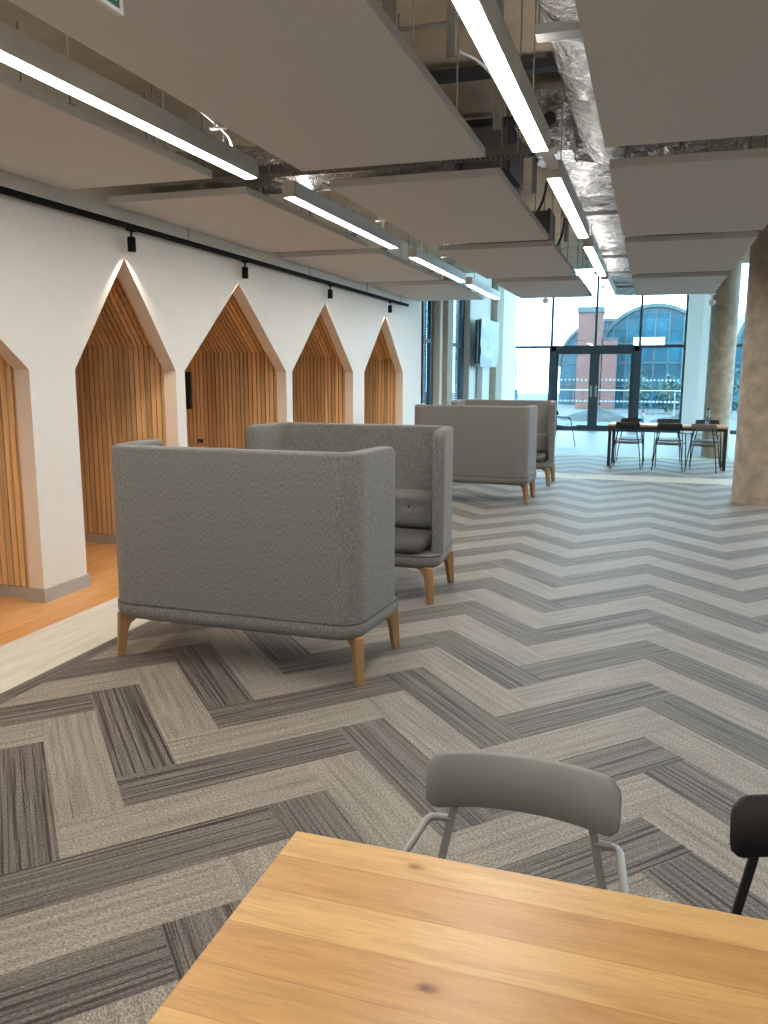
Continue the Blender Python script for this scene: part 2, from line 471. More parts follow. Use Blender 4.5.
# booth wall: arches (y0, y1, peak y) ------------------------------
ZSH, ZPK = 1.57, 2.41
ARCH = [(2.30, 4.399, 3.35), (4.849, 6.140, 5.487), (6.283, 8.374, 7.312), (8.535, 10.533, 9.531), (10.984, 12.886, 11.95)]
TH = 0.12
def wall_with_arches():
    m = MB(); x0, x1 = XW - TH, XW
    def slab(poly): m.prism(poly, lambda a, b, d: (d, a, b), x0, x1)
    ends = [YB] + [e for (a, b, p) in ARCH for e in (a, b)] + [14.1]
    for k in range(0, len(ends), 2): slab([(ends[k], 0), (ends[k + 1], 0), (ends[k + 1], ZSH), (ends[k], ZSH)])
    prev = YB
    for (a, b, p) in ARCH:
        slab([(prev, ZSH), (a, ZSH), (p, ZPK), (prev if prev == YB else prev, ZPK)])
        # right-hand half belongs to the next block: close it up to the shoulder
        slab([(p, ZPK), (b, ZSH), (b, ZPK)])
        prev = b
    slab([(prev, ZSH), (14.1, ZSH), (14.1, ZPK), (prev, ZPK)])
    m.box(x0, x1, YB, 14.1, ZPK, ZS)
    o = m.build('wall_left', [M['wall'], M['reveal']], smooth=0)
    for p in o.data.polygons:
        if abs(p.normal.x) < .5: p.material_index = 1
    return o
struct(wall_with_arches())
sk = MB()
ends = [YB] + [e for (a, b, p) in ARCH for e in (a, b)] + [14.1]
for k in range(0, len(ends), 2):
    a, b = ends[k], ends[k + 1]
    sk.box(XW - .005, XW + .014, a - .014 if k else a, b + .014, 0, .095)
    sk.box(XW - TH - .02, XW - .005, b - .002, b + .014, 0, .095)
    if k: sk.box(XW - TH - .02, XW - .005, a - .014, a + .002, 0, .095)
struct(sk.build('baseboard_left', M['skirt'], smooth=0))

# booths -----------------------------------------------------------
PITCH, SW, ST = 0.0525, 0.0405, 0.016
def booth(k, label):
    a, b, p = ARCH[k]
    t = thing('booth', label, 'booth', (XW - TH, (a + b) / 2, 0), 0, 'timber lined booths behind the arches')
    oy = (a + b) / 2
    ya, yb = a - .052 - oy, b + .052 - oy; yp = p - oy
    dep = 1.42; X0 = -0.004
    slope = (ZPK - ZSH) / ((b - a) / 2)
    ze = 1.785; zr = ze + slope * ((yb - ya) / 2)
    def side(ys, sg, nm):
        q = MB()
        q.box(-dep, X0, min(ys, ys + sg * .012), max(ys, ys + sg * .012), 0, ze + .01, 1)
        x = X0 - .006
        while x - SW > -dep:
            q.box(x - SW, x, min(ys, ys - sg * ST), max(ys, ys - sg * ST), .085, ze, 0); x -= PITCH
        q.build(nm, [M['slat'], M['slatback']], t, smooth=0)
        MB().box(-dep, X0, min(ys, ys - sg * .014), max(ys, ys - sg * .014), 0, .08).build('skirting', M['skirt'], t, smooth=0)
    side(yb, 1, 'side_panel'); side(ya, -1, 'side_panel')
    for ys, sg in ((yb, 1), (ya, -1)):
        q = MB(); nrm = Vector((0, -sg * (zr - ze), -(abs(yp - ys)))).normalized()
        A = Vector((0, ys, ze)); B = Vector((0, yp, zr))
        def strip(x0, x1, d0, d1, mi):
            q.loft([[P + nrm * d + Vector((x, 0, 0)) for x, d in ((x0, d0), (x1, d0), (x1, d1), (x0, d1))] for P in (A, B)], True, True, mi)
        strip(-dep, X0, -.012, 0, 1)
        x = X0 - .006
        while x - SW > -dep:
            strip(x - SW, x, 0, ST, 0); x -= PITCH
        q.build('roof_panel', [M['slat'], M['slatback']], t, smooth=0)
    q = MB(); q.prism([(ya, 0), (yb, 0), (yb, ze), (yp, zr), (ya, ze)], lambda a_, b_, d: (d, a_, b_), -dep - .012, -dep, 1)
    y = ya + .03
    while y + SW < yb - .02:
        z1 = min(ze + (min(y, yb) - ya) * slope, ze + (yb - y - SW) * slope, zr) - .02
        q.box(-dep, -dep + ST, y, y + SW, .085, max(z1, .5), 0); y += PITCH
    q.build('back_panel', [M['slat'], M['slatback']], t, smooth=0)
    return t
for k, lb in enumerate(['timber slatted booth cut off by the left edge of the photo',
                        'timber slatted booth behind the left end of the nearest grey sofa',
                        'timber slatted booth with a black screen mounted at its side',
                        'timber slatted booth above the back of the second grey sofa, fourth from the left',
                        'timber slatted booth furthest along the white wall, narrowest in view']):
    booth(k, lb)

t = thing('wall_screen', 'black screen on the slats inside the third arch', 'screen', (-5.055, 8.374 + .05 - ST - .02, 1.35))
MB().box(-.25, -.10, .0, .018, -.10, .10).build('bracket', M['darkmetal'], t, smooth=0)
MB().box(-.32, -.02, -.045, .0, -.213, .213).build('casing', M['black'], t, smooth=0, bevel=.006)
MB().box(-.31, -.03, -.048, -.044, -.203, .203).build('display', M['screen'], t, smooth=0)
t = thing('power_socket', 'small black power socket low on the slats of the third arch', 'socket', (-4.985, 8.408, .765))
MB().box(-.035, .035, -.016, .0, -.022, .022).build('plate', M['black'], t, smooth=0, bevel=.004)
MB().box(-.026, -.006, -.019, -.015, -.012, .012).box(.006, .026, -.019, -.015, -.012, .012).build('socket_face', M['darkmetal'], t, smooth=0)

# left wall past the booths, with two deep windows ------------------
T2 = 0.22
WIN = [(14.12, 15.35), (16.15, 18.02)]
m = MB()
for y0, y1 in ((14.1, WIN[0][0]), (WIN[0][1], WIN[1][0]), (WIN[1][1], YF)): m.box(XW - T2, XW, y0, y1, 0, ZL)
for y0, y1 in WIN: m.box(XW - T2, XW, y0, y1, 0, .45).box(XW - T2, XW, y0, y1, 3.4, ZL)
struct(m.build('wall_left_rear', M['wall'], smooth=0))
for k, (y0, y1) in enumerate(WIN):
    q = MB(); xa, xb = XW - T2 + .02, XW - T2 + .09
    for ya, yb in ((y0, y0 + .07), (y1 - .24, y1), (y1 - .55, y1 - .52)): q.box(xa, xb, ya, yb, .45, 3.4)
    q.box(xa, xb, y0, y1, .45, .52).box(xa, xb, y0, y1, 3.33, 3.4).box(xa - .005, xb + .005, y0, y1, 2.12, 2.19)
    wv = struct(q.build('window_%d' % (k + 3), M['frame'], smooth=0))
    MB().box(xa + .03, xa + .036, y0 + .07, y1 - .07, .52, 3.33).build('pane', M['glassd'], wv, smooth=0)
    b_ = MB()
    for i in range(64): b_.box(xa + .045, xa + .06, y0 + .08, y1 - .56, 1.0 + i * .036, 1.012 + i * .036)
    b_.build('blind', M['white'], wv, smooth=0)
struct(MB().box(XW, XW + .10, 15.55, 16.0, 0, ZL).build('trim_1', M['palewood'], smooth=0))
struct(MB().box(XW, XW + .16, 20.45, 21.35, 0, ZL).build('trim_2', M['palewood'], smooth=0))
struct(MB().box(XW, XW + .16, 21.35, YF, 0, ZL).build('trim_3', M['wall'], smooth=0))

# right wall, back wall ---------------------------------------------
struct(MB().box(XR, XR + .2, YB, 14.2, 0, ZL).build('wall_right', M['wall'], smooth=0))
q = MB()
for k in range(7): q.box(XR, XR + .1, 14.2 + k * 1.54, 14.26 + k * 1.54, 0, ZL)
q.box(XR, XR + .1, 14.2, YF, 0, .12).box(XR, XR + .1, 14.2, YF, 2.265, 2.335).box(XR, XR + .1, 14.2, YF, ZL - .1, ZL)
w5 = struct(q.build('window_5', M['frame'], smooth=0))  # unseen glazing added to let more daylight into the lobby
for k in range(6): MB().box(XR + .04, XR + .05, 14.26 + k * 1.54, 15.74 + k * 1.54, .12, ZL - .1).build('pane', M['glass'], w5, smooth=0)
struct(MB().box(XR + .3, 30, 8, YF + .1, -.35, -.05).build('ground_side', M['ground'], smooth=0))
struct(MB().box(XB - .2, XR, YB - .2, YB, 0, ZS).build('wall_back', M['wall'], smooth=0))
struct(MB().box(XB - .2, XB, YB, 14.1, 0, ZS).build('wall_booth_rear', M['wall'], smooth=0))
struct(MB().box(XB - .2, XW, 14.0, 14.12, 0, ZS).build('wall_booth_end', M['wall'], smooth=0))

# glazed front -------------------------------------------------------
GX = [-3.86, -2.70, -1.51, -0.345, 0.80]
ZT = 2.30
def facade():
    q = MB()
    for x in (GX[0] + .03, GX[1], GX[2], GX[3], GX[4]):
        lo = ZT if x == GX[2] else 0
        q.box(x - .03, x + .03, YF - .06, YF + .08, lo, ZL)
    q.box(GX[0], GX[4], YF - .05, YF + .07, ZT - .035, ZT + .035)
    q.box(GX[0], GX[4], YF - .05, YF + .07, 4.45, 4.52)
    q.box(GX[0], GX[1], YF - .05, YF + .07, 0, .10).box(GX[3], GX[4], YF - .05, YF + .07, 0, .10)
    w1 = struct(q.build('window_1', M['frame'], smooth=0))
    for a, b in zip(GX, GX[1:]):
        MB().box(a + .03, b - .03, YF, YF + .012, ZT + .035, 4.45).build('pane', M['glass'], w1, smooth=0)
        MB().box(a + .03, b - .03, YF, YF + .012, 4.52, ZL).build('pane', M['glass'], w1, smooth=0)
    for a, b in ((GX[0], GX[1]), (GX[3], GX[4])):
        MB().box(a + .03, b - .03, YF, YF + .012, .10, ZT - .035).build('pane', M['glass'], w1, smooth=0)
    def dots(x0, x1, par):
        d = MB(); n = int((x1 - x0) / .10)
        for z in (1.40, 0.82):
            for i in range(n):
                x = x0 + (i + .5) * (x1 - x0) / n
                ring = [(x + .032 * math.cos(2 * PI * k / 10), z + .032 * math.sin(2 * PI * k / 10)) for k in range(10)]
                d.prism(ring, lambda a, b, e: (a, e, b), YF - .004, YF)
        o = d.build('frosted_dots', M['dot'], par, smooth=0); o['kind'] = 'stuff'
    dots(GX[3] + .08, GX[4] - .06, w1); dots(GX[0] + .08, GX[1] - .06, w1)
    # double door
    d1 = MB()
    d1.box(GX[1] - .05, GX[1] + .14, YF - .10, YF + .09, 0, ZT + .03).box(GX[3] - .14, GX[3] + .06, YF - .10, YF + .09, 0, ZT + .03)
    d1.box(GX[1], GX[3], YF - .10, YF + .09, ZT - .12, ZT + .03).box(GX[1], GX[3], YF - .1, YF + .09, 0, .03)
    d1 = struct(d1.build('door_1', M['frame'], smooth=0))
    for a, b in ((GX[1] + .14, GX[2]), (GX[2], GX[3] - .14)):
        l = MB()
        s0 = .10 if b == GX[2] else .15; s1 = .15 if b == GX[2] else .10
        if b != GX[2]: s0, s1 = .13, .07
        else: s0, s1 = .07, .13
        l.box(a, a + s0, YF - .05, YF + .03, .03, ZT - .12).box(b - s1, b, YF - .05, YF + .03, .03, ZT - .12)
        l.box(a + s0, b - s1, YF - .05, YF + .03, .03, .15).box(a + s0, b - s1, YF - .05, YF + .03, ZT - .20, ZT - .12)
        lf = l.build('door_leaf', M['frame'], d1, smooth=0)
        MB().box(a + s0, b - s1, YF - .012, YF, .15, ZT - .20).build('pane', M['glass'], lf, smooth=0)
        dots(a + s0 + .04, b - s1 - .04, lf)
        xh = GX[2] + (-.065 if b == GX[2] else .065)
        MB().box(xh - .03, xh + .03, YF - .058, YF - .05, .93, 1.25).tube([(xh, YF - .05, 1.0), (xh, YF - .10, 1.0), (xh, YF - .10, 1.16), (xh, YF - .05, 1.16)], .012, 8).build('door_handle', M['galv'], lf, smooth=40)
facade()
struct(MB().box(0.83, 1.86, YF - .12, YF + .15, 0, ZL).box(.83, 1.22, YF - .22, YF - .12, 0, ZL).build('wall_front', M['wall'], smooth=0))
q = MB()
RX = [1.86, 3.1, 4.4, 5.7, 6.97]
for x in RX: q.box(x, x + .06, YF - .06, YF + .08, 0, ZL)
q.box(RX[0], XR, YF - .05, YF + .07, ZT - .035, ZT + .035).box(RX[0], XR, YF - .05, YF + .07, 0, .1).box(RX[0], XR, YF - .05, YF + .07, 4.45, 4.52)
w2 = struct(q.build('window_2', M['frame'], smooth=0))
for a, b in zip(RX, RX[1:]):
    MB().box(a + .06, b, YF, YF + .012, .1, ZT - .035).build('pane', M['glass'], w2, smooth=0)
    MB().box(a + .06, b, YF, YF + .012, ZT + .035, 4.45).build('pane', M['glass'], w2, smooth=0)
    MB().box(a + .06, b, YF, YF + .012, 4.52, ZL).build('pane', M['glass'], w2, smooth=0)

# concrete columns ----------------------------------------------------
def column(x, y, r, z1, nm):
    q = MB(); rings = []
    for i in range(30):
        z = z1 * i / 29
        rings.append([(x + r * math.cos(2 * PI * k / 48), y + r * math.sin(2 * PI * k / 48), z) for k in range(48)])
    q.loft(rings)
    for zz in (1.22, 2.44): q.tube([(x + (r + .001) * math.cos(2 * PI * k / 48), y + (r + .001) * math.sin(2 * PI * k / 48), zz) for k in range(49)], .004, 5)
    o = q.build(nm, M['column'], smooth=50)
    return tag(struct(o))
column(1.315, 10.82, .29, ZS, 'column'); column(1.245, 16.95, .245, ZS, 'column')

# ------------------------------------------------------------------ outside
struct(MB().box(-30, 30, YF + .1, 70, -.35, -.05).box(-14, XW - T2, 10, YF + .1, -.35, -.05).build('ground', M['ground'], smooth=0))
def mound(name, label, x, y, r, h, seed):
    q = MB(); rings = []
    for i in range(14):
        rr = r * (1 - i / 13) + .02
        rings.append([(x + rr * math.cos(2 * PI * k / 40) * (1.25), y + rr * math.sin(2 * PI * k / 40),
                       -.05 + h * (i / 13) ** 1.15 * (0.9 + .0 * i) + .10 * noise.noise((rr * math.cos(2 * PI * k / 40) * 2.2 + seed, rr * math.sin(2 * PI * k / 40) * 2.2, seed)) * (i > 0)) for k in range(40)])
    q.loft(rings)
    return tag(q.build(name, M['gravel'], smooth=60), label, 'gravel mound', 'gravel heaps outside')
mound('gravel_mound', 'grey gravel mound outside, seen through the double glass doors', -1.75, 30.0, 1.1, .58, 1.0)
mound('gravel_mound', 'grey rubble heap outside, seen through the glass right of the doors', 1.0, 29.0, .80, .42, 6.0)
# brick pier
t = thing('brick_chimney', 'red brick tower outside behind the glass doors', 'tower', (-2.82, 40, 0))
MB().box(-.55, .55, -.5, .5, -.05, 4.35).build('shaft', M['brickred'], t, smooth=0)
MB().box(-.60, .60, -.55, .55, 4.35, 4.62).build('cap', M['roofrim'], t, smooth=0, bevel=.03)
t = thing('brick_pier', 'lower red brick pier outside beside the blue arched building', 'pier', (-1.80, 39.8, 0))
MB().box(-.42, .22, -.25, .25, -.05, 3.15).build('brickwork', M['brickred'], t, smooth=0)
MB().box(-.45, .25, -.28, .28, 3.15, 3.22).build('coping', M['roofrim'], t, smooth=0)
def vault(label, x, y, R, zc, dep, nv):
    t = thing('arched_building', label, 'building', (x, y, 0), 0, 'arched glass buildings outside')
    n = 28; arc = [(R * math.cos(PI * i / n), zc + R * math.sin(PI * i / n)) for i in range(n + 1)]
    MB().prism([(R, -.05)] + arc + [(-R, -.05)], lambda a, b, d: (a, d, b), 0.1, dep).build('glazing', M['blueglass'], t, smooth=40)
    rim = [(( R + .14) * math.cos(PI * i / n), zc + (R + .14) * math.sin(PI * i / n)) for i in range(n + 1)]
    inner = [((R - .02) * math.cos(PI * i / n), zc + (R - .02) * math.sin(PI * i / n)) for i in range(n, -1, -1)]
    q = MB(); 
    for d0, d1 in ((-.10, dep),):
        q.loft([[ (a, d0, b), (a, d1, b), (c_, d1, e), (c_, d0, e)] for (a, b), (c_, e) in zip(rim, inner[::-1])], True, True)
    q.build('roof', M['roofrim'], t, smooth=40)
    q = MB()
    for i in range(1, nv):
        xx = -R + 2 * R * i / nv; q.box(xx - .03, xx + .03, 0.02, .12, -.05, zc + math.sqrt(max(R * R - xx * xx, 0)))
    for zz in (1.0, 2.1, 3.0): q.box(-R, R, 0.02, .12, zz - .03, zz + .03) if zz < zc + .9 else None
    q.build('mullion_grid', M['mull'], t, smooth=0)
    return t
vb = vault('blue glass building with a broad arched roof, right of the brick tower', 0.05, 40.8, 2.52, 2.15, 3, 8)
MB().box(-.95, .45, -.06, 0.02, 2.88, 3.27).build('sign_panel', M['white'], vb, smooth=0)
vault('arched glass building partly hidden behind the brick tower', -2.35, 45.0, 2.35, 1.95, 6, 6)
vault('blue glass building with an arched roof seen past the concrete columns', 7.0, 41.0, 3.4, 2.3, 9, 8)
t = thing('railing', 'thin pale railing outside behind the gravel mounds', 'railing', (-1, 33.5, 0))
MB().tube([(-2.6, 0, .93), (3.4, 0, .93)], .022, 8).tube([(-2.6, 0, .5), (3.4, 0, .5)], .014, 8).build('rail', M['galv'], t)
for k in range(5): MB().cyl(-2.6 + k * 1.5, 0, -.05, .93, .02, n=8).build('post', M['galv'], t)
# planting: leafy bushes in front of the blue building and a bare tree
def bush(label, x, y, r, h, mat, seed):
    rn = random.Random(seed); q = MB()
    for i in range(420):
        d = Vector((rn.gauss(0, 1), rn.gauss(0, 1), rn.gauss(0, 1))).normalized() * rn.uniform(.55, 1)
        p = Vector((d.x * r, d.y * r, h * .55 + d.z * h * .5)); n_ = Vector((rn.gauss(0, 1), rn.gauss(0, 1), rn.gauss(0, 1))).normalized()
        a = n_.orthogonal().normalized() * .10; b = n_.cross(a)
        q.add([p - a, p + b * .5, p + a, p - b * .5], [(0, 1, 2, 3)])
    t = thing('leafy_shrub', label, 'shrub', (x, y, -.05))
    q.build('foliage', mat, t, smooth=0, fix=False)
    MB().cyl(0, 0, 0, h * .6, .04, .02, 8).build('stem', M['oakleg'], t)
    return t
bush('teal green shrub outside, right of the double doors', -.55, 35.5, .6, 1.7, M['teal'], 4)
bush('teal green shrub outside seen through the right-hand pane', .75, 36.0, .6, 1.6, M['teal'], 5)
bush('green shrub outside between the two concrete columns', 3.15, 33.0, .8, 1.9, M['teal'], 9)
t = thing('lamp_post', 'curved dark post outside at the left edge of the glazing', 'post', (-5.2, 33, 0))
MB().tube([(0, 0, -.05), (0, 0, 2.1), (-.05, 0, 2.4), (-.18, 0, 2.65)], .05, 8).build('post', M['roofrim'], t)
MB().box(-.1, .12, -.1, .1, .3, .95).build('sign_box', M['blueglass'], t, smooth=0)
t = thing('neighbour_building', 'dark building outside the narrow left windows', 'building', (-14, 17, 0))
MB().box(-.5, 0, -8, 9, -.05, 3.4).build('wall', M['brickred'], t, smooth=0)
for k in range(5): MB().box(-.02, .02, -6.5 + k * 3, -5.2 + k * 3, .8, 2.6).build('window', M['blueglass'], t, smooth=0)

# ------------------------------------------------------------------ suspended ceiling
ZR = 2.75
RT = 0.05
COLX = [(-3.80, -2.68), (-2.075, -0.955), (-0.307, 0.825)]
ROWY = [(2.30, 4.77), (5.23, 7.75), (8.13, 10.62), (11.10, 13.52)]
def raft_proto(wx, wy):
    t = thing('ceiling_raft', 'x', 'ceiling panel', (0, 0, ZR), 0, 'suspended ceiling rafts')
    MB().box(-wx / 2, wx / 2, -wy / 2, wy / 2, 0, RT).build('panel', M['raft'], t, smooth=0, bevel=.004)
    for y in (-wy / 2 + .27, wy / 2 - .27): MB().box(-wx / 2 + .03, wx / 2 - .03, y - .02, y + .02, RT, RT + .04).build('support_rail', M['galv'], t, smooth=0)
    for sx in (-1, 1):
        for sy in (-1, 0, 1):
            x, y = sx * (wx / 2 - .07), sy * (wy / 2 - .42)
            h = MB().cyl(x, y, RT, ZS - ZR, .005, n=6).box(x - .02, x + .02, y - .02, y + .02, RT, RT + .03)
            h.build('hanger', M['galv'], t, smooth=0)
    return t
names = {0: 'beside the booth wall', 1: 'in the middle row', 2: 'in the right-hand row'}
ords = ['nearest the camera', 'second from the camera', 'third from the camera', 'furthest from the camera']
protos = {}
for ci, (x0, x1) in enumerate(COLX):
    for ri, (y0, y1) in enumerate(ROWY):
        key = (round(x1 - x0, 2), round(y1 - y0, 2))
        loc = ((x0 + x1) / 2, (y0 + y1) / 2, ZR)
        lb = 'pale grey suspended ceiling raft %s, %s' % (names[ci], ords[ri])
        if key not in protos: r = protos[key] = raft_proto(*key); r.location = loc; r['label'] = lb
        else: r = dup(protos[key], loc, label=lb)
LX = [(-2.45, 'left'), (-0.645, 'right')]
LSEG = {0: [(-2.3, 0.0), (0.4, 2.0), (2.35, 4.85), (5.41, 7.85), (8.5, 10.89), (11.3, 13.5)], 1: [(-2.3, 0.0), (0.2, 1.95), (2.25, 4.75), (5.385, 7.74), (8.29, 10.72), (11.15, 13.4)], 2: [(-2.3, 0.0), (2.3, 4.7), (5.4, 7.8), (8.3, 10.7)], 3: [(-2.3, 0.0), (2.3, 4.7), (5.4, 7.8), (8.3, 10.7)]}
def light(x, y0, y1, lb):
    ln = y1 - y0
    t = thing('linear_ceiling_light', lb, 'ceiling light', (x, (y0 + y1) / 2, ZR), 0, 'linear ceiling lights')
    h = MB().box(-.047, .047, -ln / 2, ln / 2, .012, .105).box(-.047, -.040, -ln / 2, ln / 2, 0, .012).box(.040, .047, -ln / 2, ln / 2, 0, .012)
    h.build('housing', M['ledcase'], t, smooth=0)
    MB().box(-.040, .040, -ln / 2 + .01, ln / 2 - .01, .001, .011).build('diffuser', M['led'], t, smooth=0)
    MB().box(-.036, .036, -ln / 2 + .03, ln / 2 - .03, .1055, .1075).build('uplight_diffuser', M['up'], t, smooth=0)
    for s in (-1, 1):
        MB().box(-.047, .047, s * ln / 2 - .006, s * ln / 2 + .006, 0, .105).build('end_cap', M['ledcase'], t, smooth=0)
        MB().cyl(0, s * (ln / 2 - .35), .105, ZS - ZR, .004, n=6).build('suspension_wire', M['galv'], t)
    return t
lord = ['lit behind the camera', 'lit above the camera', 'nearest in view', 'second nearest in view', 'third in view', 'furthest in view']
for k, (x, nm) in enumerate(LX):
    for i, (a, b) in enumerate(LSEG[k]):
        light(x, a, b, 'glowing white linear light of the %s line, %s' % (nm, lord[i]))
rl = [o for o in COL.objects if o.get('label') == 'glowing white linear light of the right line, nearest in view'][0]
MB().box(-.045, .075, 1.26, 1.40, .02, .05).box(-.03, .03, 1.40, 1.86, .045, .075).build('joining_plate', M['ledcase'], rl, smooth=0, bevel=.004)
LSEG[2] += [(11.1, 13.5), (14.0, 16.4)]  # more unseen lights, added to brighten the columns and far floor
for x, k in ((2.6, 2), (4.8, 3)):
    for i, (a, b) in enumerate(LSEG[k]):
        light(x, a, b, 'linear light out of view on the %s right, %s of its line' % ('near' if k == 2 else 'far', ['first', 'second', 'third', 'fourth', 'fifth', 'sixth'][i]))

# spotlight track on the booth wall -----------------------------------
XT, ZTR = XW + .072, 2.632
t = thing('spotlight_track', 'long black lighting track hung along the white booth wall', 'lighting track', (XT, 0, ZTR))
MB().box(-.019, .019, -2.0, 12.9, -.018, .020).build('rail', M['track'], t, smooth=0, bevel=.003)
for y in (1.0, 3.2, 6.3, 8.9, 10.9, 12.5): MB().cyl(0, y, .02, ZS - ZTR, .004, n=6).build('suspension_wire', M['galv'], t)
for i, (a, b, p) in enumerate(ARCH):
    lb = ['black spotlight over the arch at the left edge', 'black spotlight over the second arch, nearest in view', 'black spotlight over the third arch',
          'black spotlight over the fourth arch', 'black spotlight over the furthest arch'][i]
    t = thing('spotlight', lb, 'spotlight', (XT, p, ZTR - .018), 0, 'spotlights on the black track')
    MB().box(-.016, .016, -.045, .045, -.012, 0).build('adapter', M['track'], t, smooth=0)
    MB().cyl(0, 0, -.055, -.012, .008, n=10).build('stem', M['track'], t)
    q = MB(); n = 20
    prof = [(.004, -.055), (.028, -.055), (.031, -.060), (.031, -.160), (.027, -.160), (.025, -.146)]
    q.loft([[(r * math.cos(2 * PI * k / n), r * math.sin(2 * PI * k / n), z) for k in range(n)] for r, z in prof], True)
    q.build('can', M['track'], t)
    MB().cyl(0, 0, -.150, -.1465, .0245, n=18).build('lens', emit('spot_lens', (1, .85, .65), 6.0), t)
    ld = bpy.data.lights.new('spot', 'SPOT'); ld.energy = SPOT_W; ld.color = (1, .82, .61); ld.spot_size = math.radians(100); ld.spot_blend = 1.0; ld.shadow_soft_size = .02
    lo = bpy.data.objects.new('spot', ld); COL.objects.link(lo); lo.parent = t; lo.location = (0, 0, -.156)

# foil ducts and services ---------------------------------------------
def foil_tube(pts, r, seed, n=28, amp=.07):
    q = MB(); pts = [Vector(p) for p in pts]; dense = []
    for a, b in zip(pts, pts[1:]):
        k = max(2, int((b - a).length / .045)); dense += [a.lerp(b, i / k) for i in range(k)]
    dense.append(pts[-1]); rings = []
    for i, p in enumerate(dense):
        tg = (dense[min(i + 1, len(dense) - 1)] - dense[max(i - 1, 0)]).normalized()
        sd = tg.cross(Vector((0, 0, 1))).normalized(); up = sd.cross(tg)
        ring = []
        for k in range(n):
            an = 2 * PI * k / n
            rr = r * (1 + amp * noise.noise((i * .55 + seed, math.cos(an) * 1.6, math.sin(an) * 1.6)) + .04 * math.sin(i * 1.05 + seed))
            ring.append(p + sd * math.cos(an) * rr + up * math.sin(an) * rr)
        rings.append(ring)
    return q.loft(rings)
ZD = 3.29
t = thing('foil_duct', 'crinkled silver foil duct running beside the right-hand light line', 'duct', (0, 0, 0), 0, 'foil wrapped ducts')
foil_tube([(-.39, -1.5, ZD), (-.37, 6.55, ZD)], .215, 1.0).build('insulation', M['foil'], t, smooth=50)
for y in (2.2, 4.0):
    q = MB().box(-.58, -.02, y - .05, y + .05, ZD - .245, ZD - .232).box(-.58, -.02, y - .05, y - .042, ZD - .232, ZD - .20).box(-.58, -.02, y + .042, y + .05, ZD - .232, ZD - .20)
    for x in (-.57, -.06): q.cyl(x, y, ZD - .24, ZS, .006, n=6)
    q.build('hanger_bracket', M['galv'], t, smooth=0)
t = thing('foil_plenum', 'wide flat silver foil duct above the far right rafts, reflecting blue daylight', 'duct', (0, 0, 0), 0, 'foil wrapped ducts')
q = MB(); rings = []
for i in range(240):
    y = 6.6 + i * .0425
    ph = i * .26
    bul = .055 * abs(math.sin(ph)) ** .6
    wr = lambda k: .03 * noise.noise((i * .35, k * 3.1, 1)) + .012 * noise.noise((i * 1.1, k * 5.0, 4))
    t0 = min(1, (i + 1) / 10)
    z0 = 3.12 - (.02 + bul) * t0
    prof = [(-.835, 3.22), (-.825, z0 + .05), (-.77, z0 + .012)] + [(-.77 + 1.29 * k / 13, z0 + wr(k)) for k in range(1, 13)] + [(.54, z0 + .02), (.56, z0 + .06), (.56, 3.46), (-.835, 3.46)]
    rings.append([(x, y, z) for x, z in prof])
q.loft(rings); q.build('insulation', M['foil'], t, smooth=60)
for y in (8.0, 10.9, 12.6, 14.6): MB().box(-.88, .75, y - .02, y + .02, 2.985, 3.02).cyl(-.86, y, 3.02, ZS, .006, n=6).cyl(.7, y, 3.02, ZS, .006, n=6).build('hanger_bracket', M['galv'], t, smooth=0)
t = thing('foil_box', 'crumpled foil wrapped damper box with a round dark port', 'damper box', (-.735, 6.2, 3.20))
q = MB(); rings = []
for i in range(13):
    z = -.14 + .40 * i / 12
    rings.append([Vector((math.copysign(min(abs(math.cos(a)) * 1.35, 1), math.cos(a)) * .13, math.copysign(min(abs(math.sin(a)) * 1.35, 1), math.sin(a)) * .22, z)) * 1
                  + Vector((noise.noise((a * 2, z * 9, 1)), noise.noise((a * 2, z * 9, 5)), 0)) * .03 for a in [2 * PI * k / 24 for k in range(24)]])
q.loft(rings); q.build('wrapping', M['foil'], t, smooth=60)
MB().tube([(-.02, -.27, .06), (-.02, -.20, .06)], .045, 16).build('port', M['black'], t)
t = thing('foil_duct', 'silver foil duct crossing above the left rafts behind the cable tray', 'duct', (0, 0, 0), 0, 'foil wrapped ducts')
foil_tube([(-3.7, 5.75, 3.03), (-1.4, 5.75, 3.03)], .17, 4.0).build('insulation', M['foil'], t, smooth=50)
q = MB()
for x in (-3.2, -1.7): q.box(x - .015, x + .015, 5.55, 5.95, 2.842, 2.852).cyl(x, 5.56, 2.85, ZS, .005, n=6).cyl(x, 5.94, 2.85, ZS, .005, n=6)
q.build('hanger_bracket', M['galv'], t, smooth=0)
t = thing('foil_duct', 'silver foil duct above the gap of the left-hand light line', 'duct', (0, 0, 0), 0, 'foil wrapped ducts')
foil_tube([(-2.20, 3.7, 3.06), (-2.17, 5.35, 3.06)], .14, 8.0).build('insulation', M['foil'], t, smooth=50)
foil_tube([(-2.2, 6.15, 3.06), (-2.15, 10.5, 3.06)], .14, 9.0).build('insulation', M['foil'], t, smooth=50)
q = MB()
for y in (4.3, 7.2, 9.6): q.box(-2.42, -1.98, y - .015, y + .015, 2.89, 2.90).cyl(-2.39, y, 2.9, ZS, .005, n=6).cyl(-1.99, y, 2.9, ZS, .005, n=6)
q.build('hanger_bracket', M['galv'], t, smooth=0)

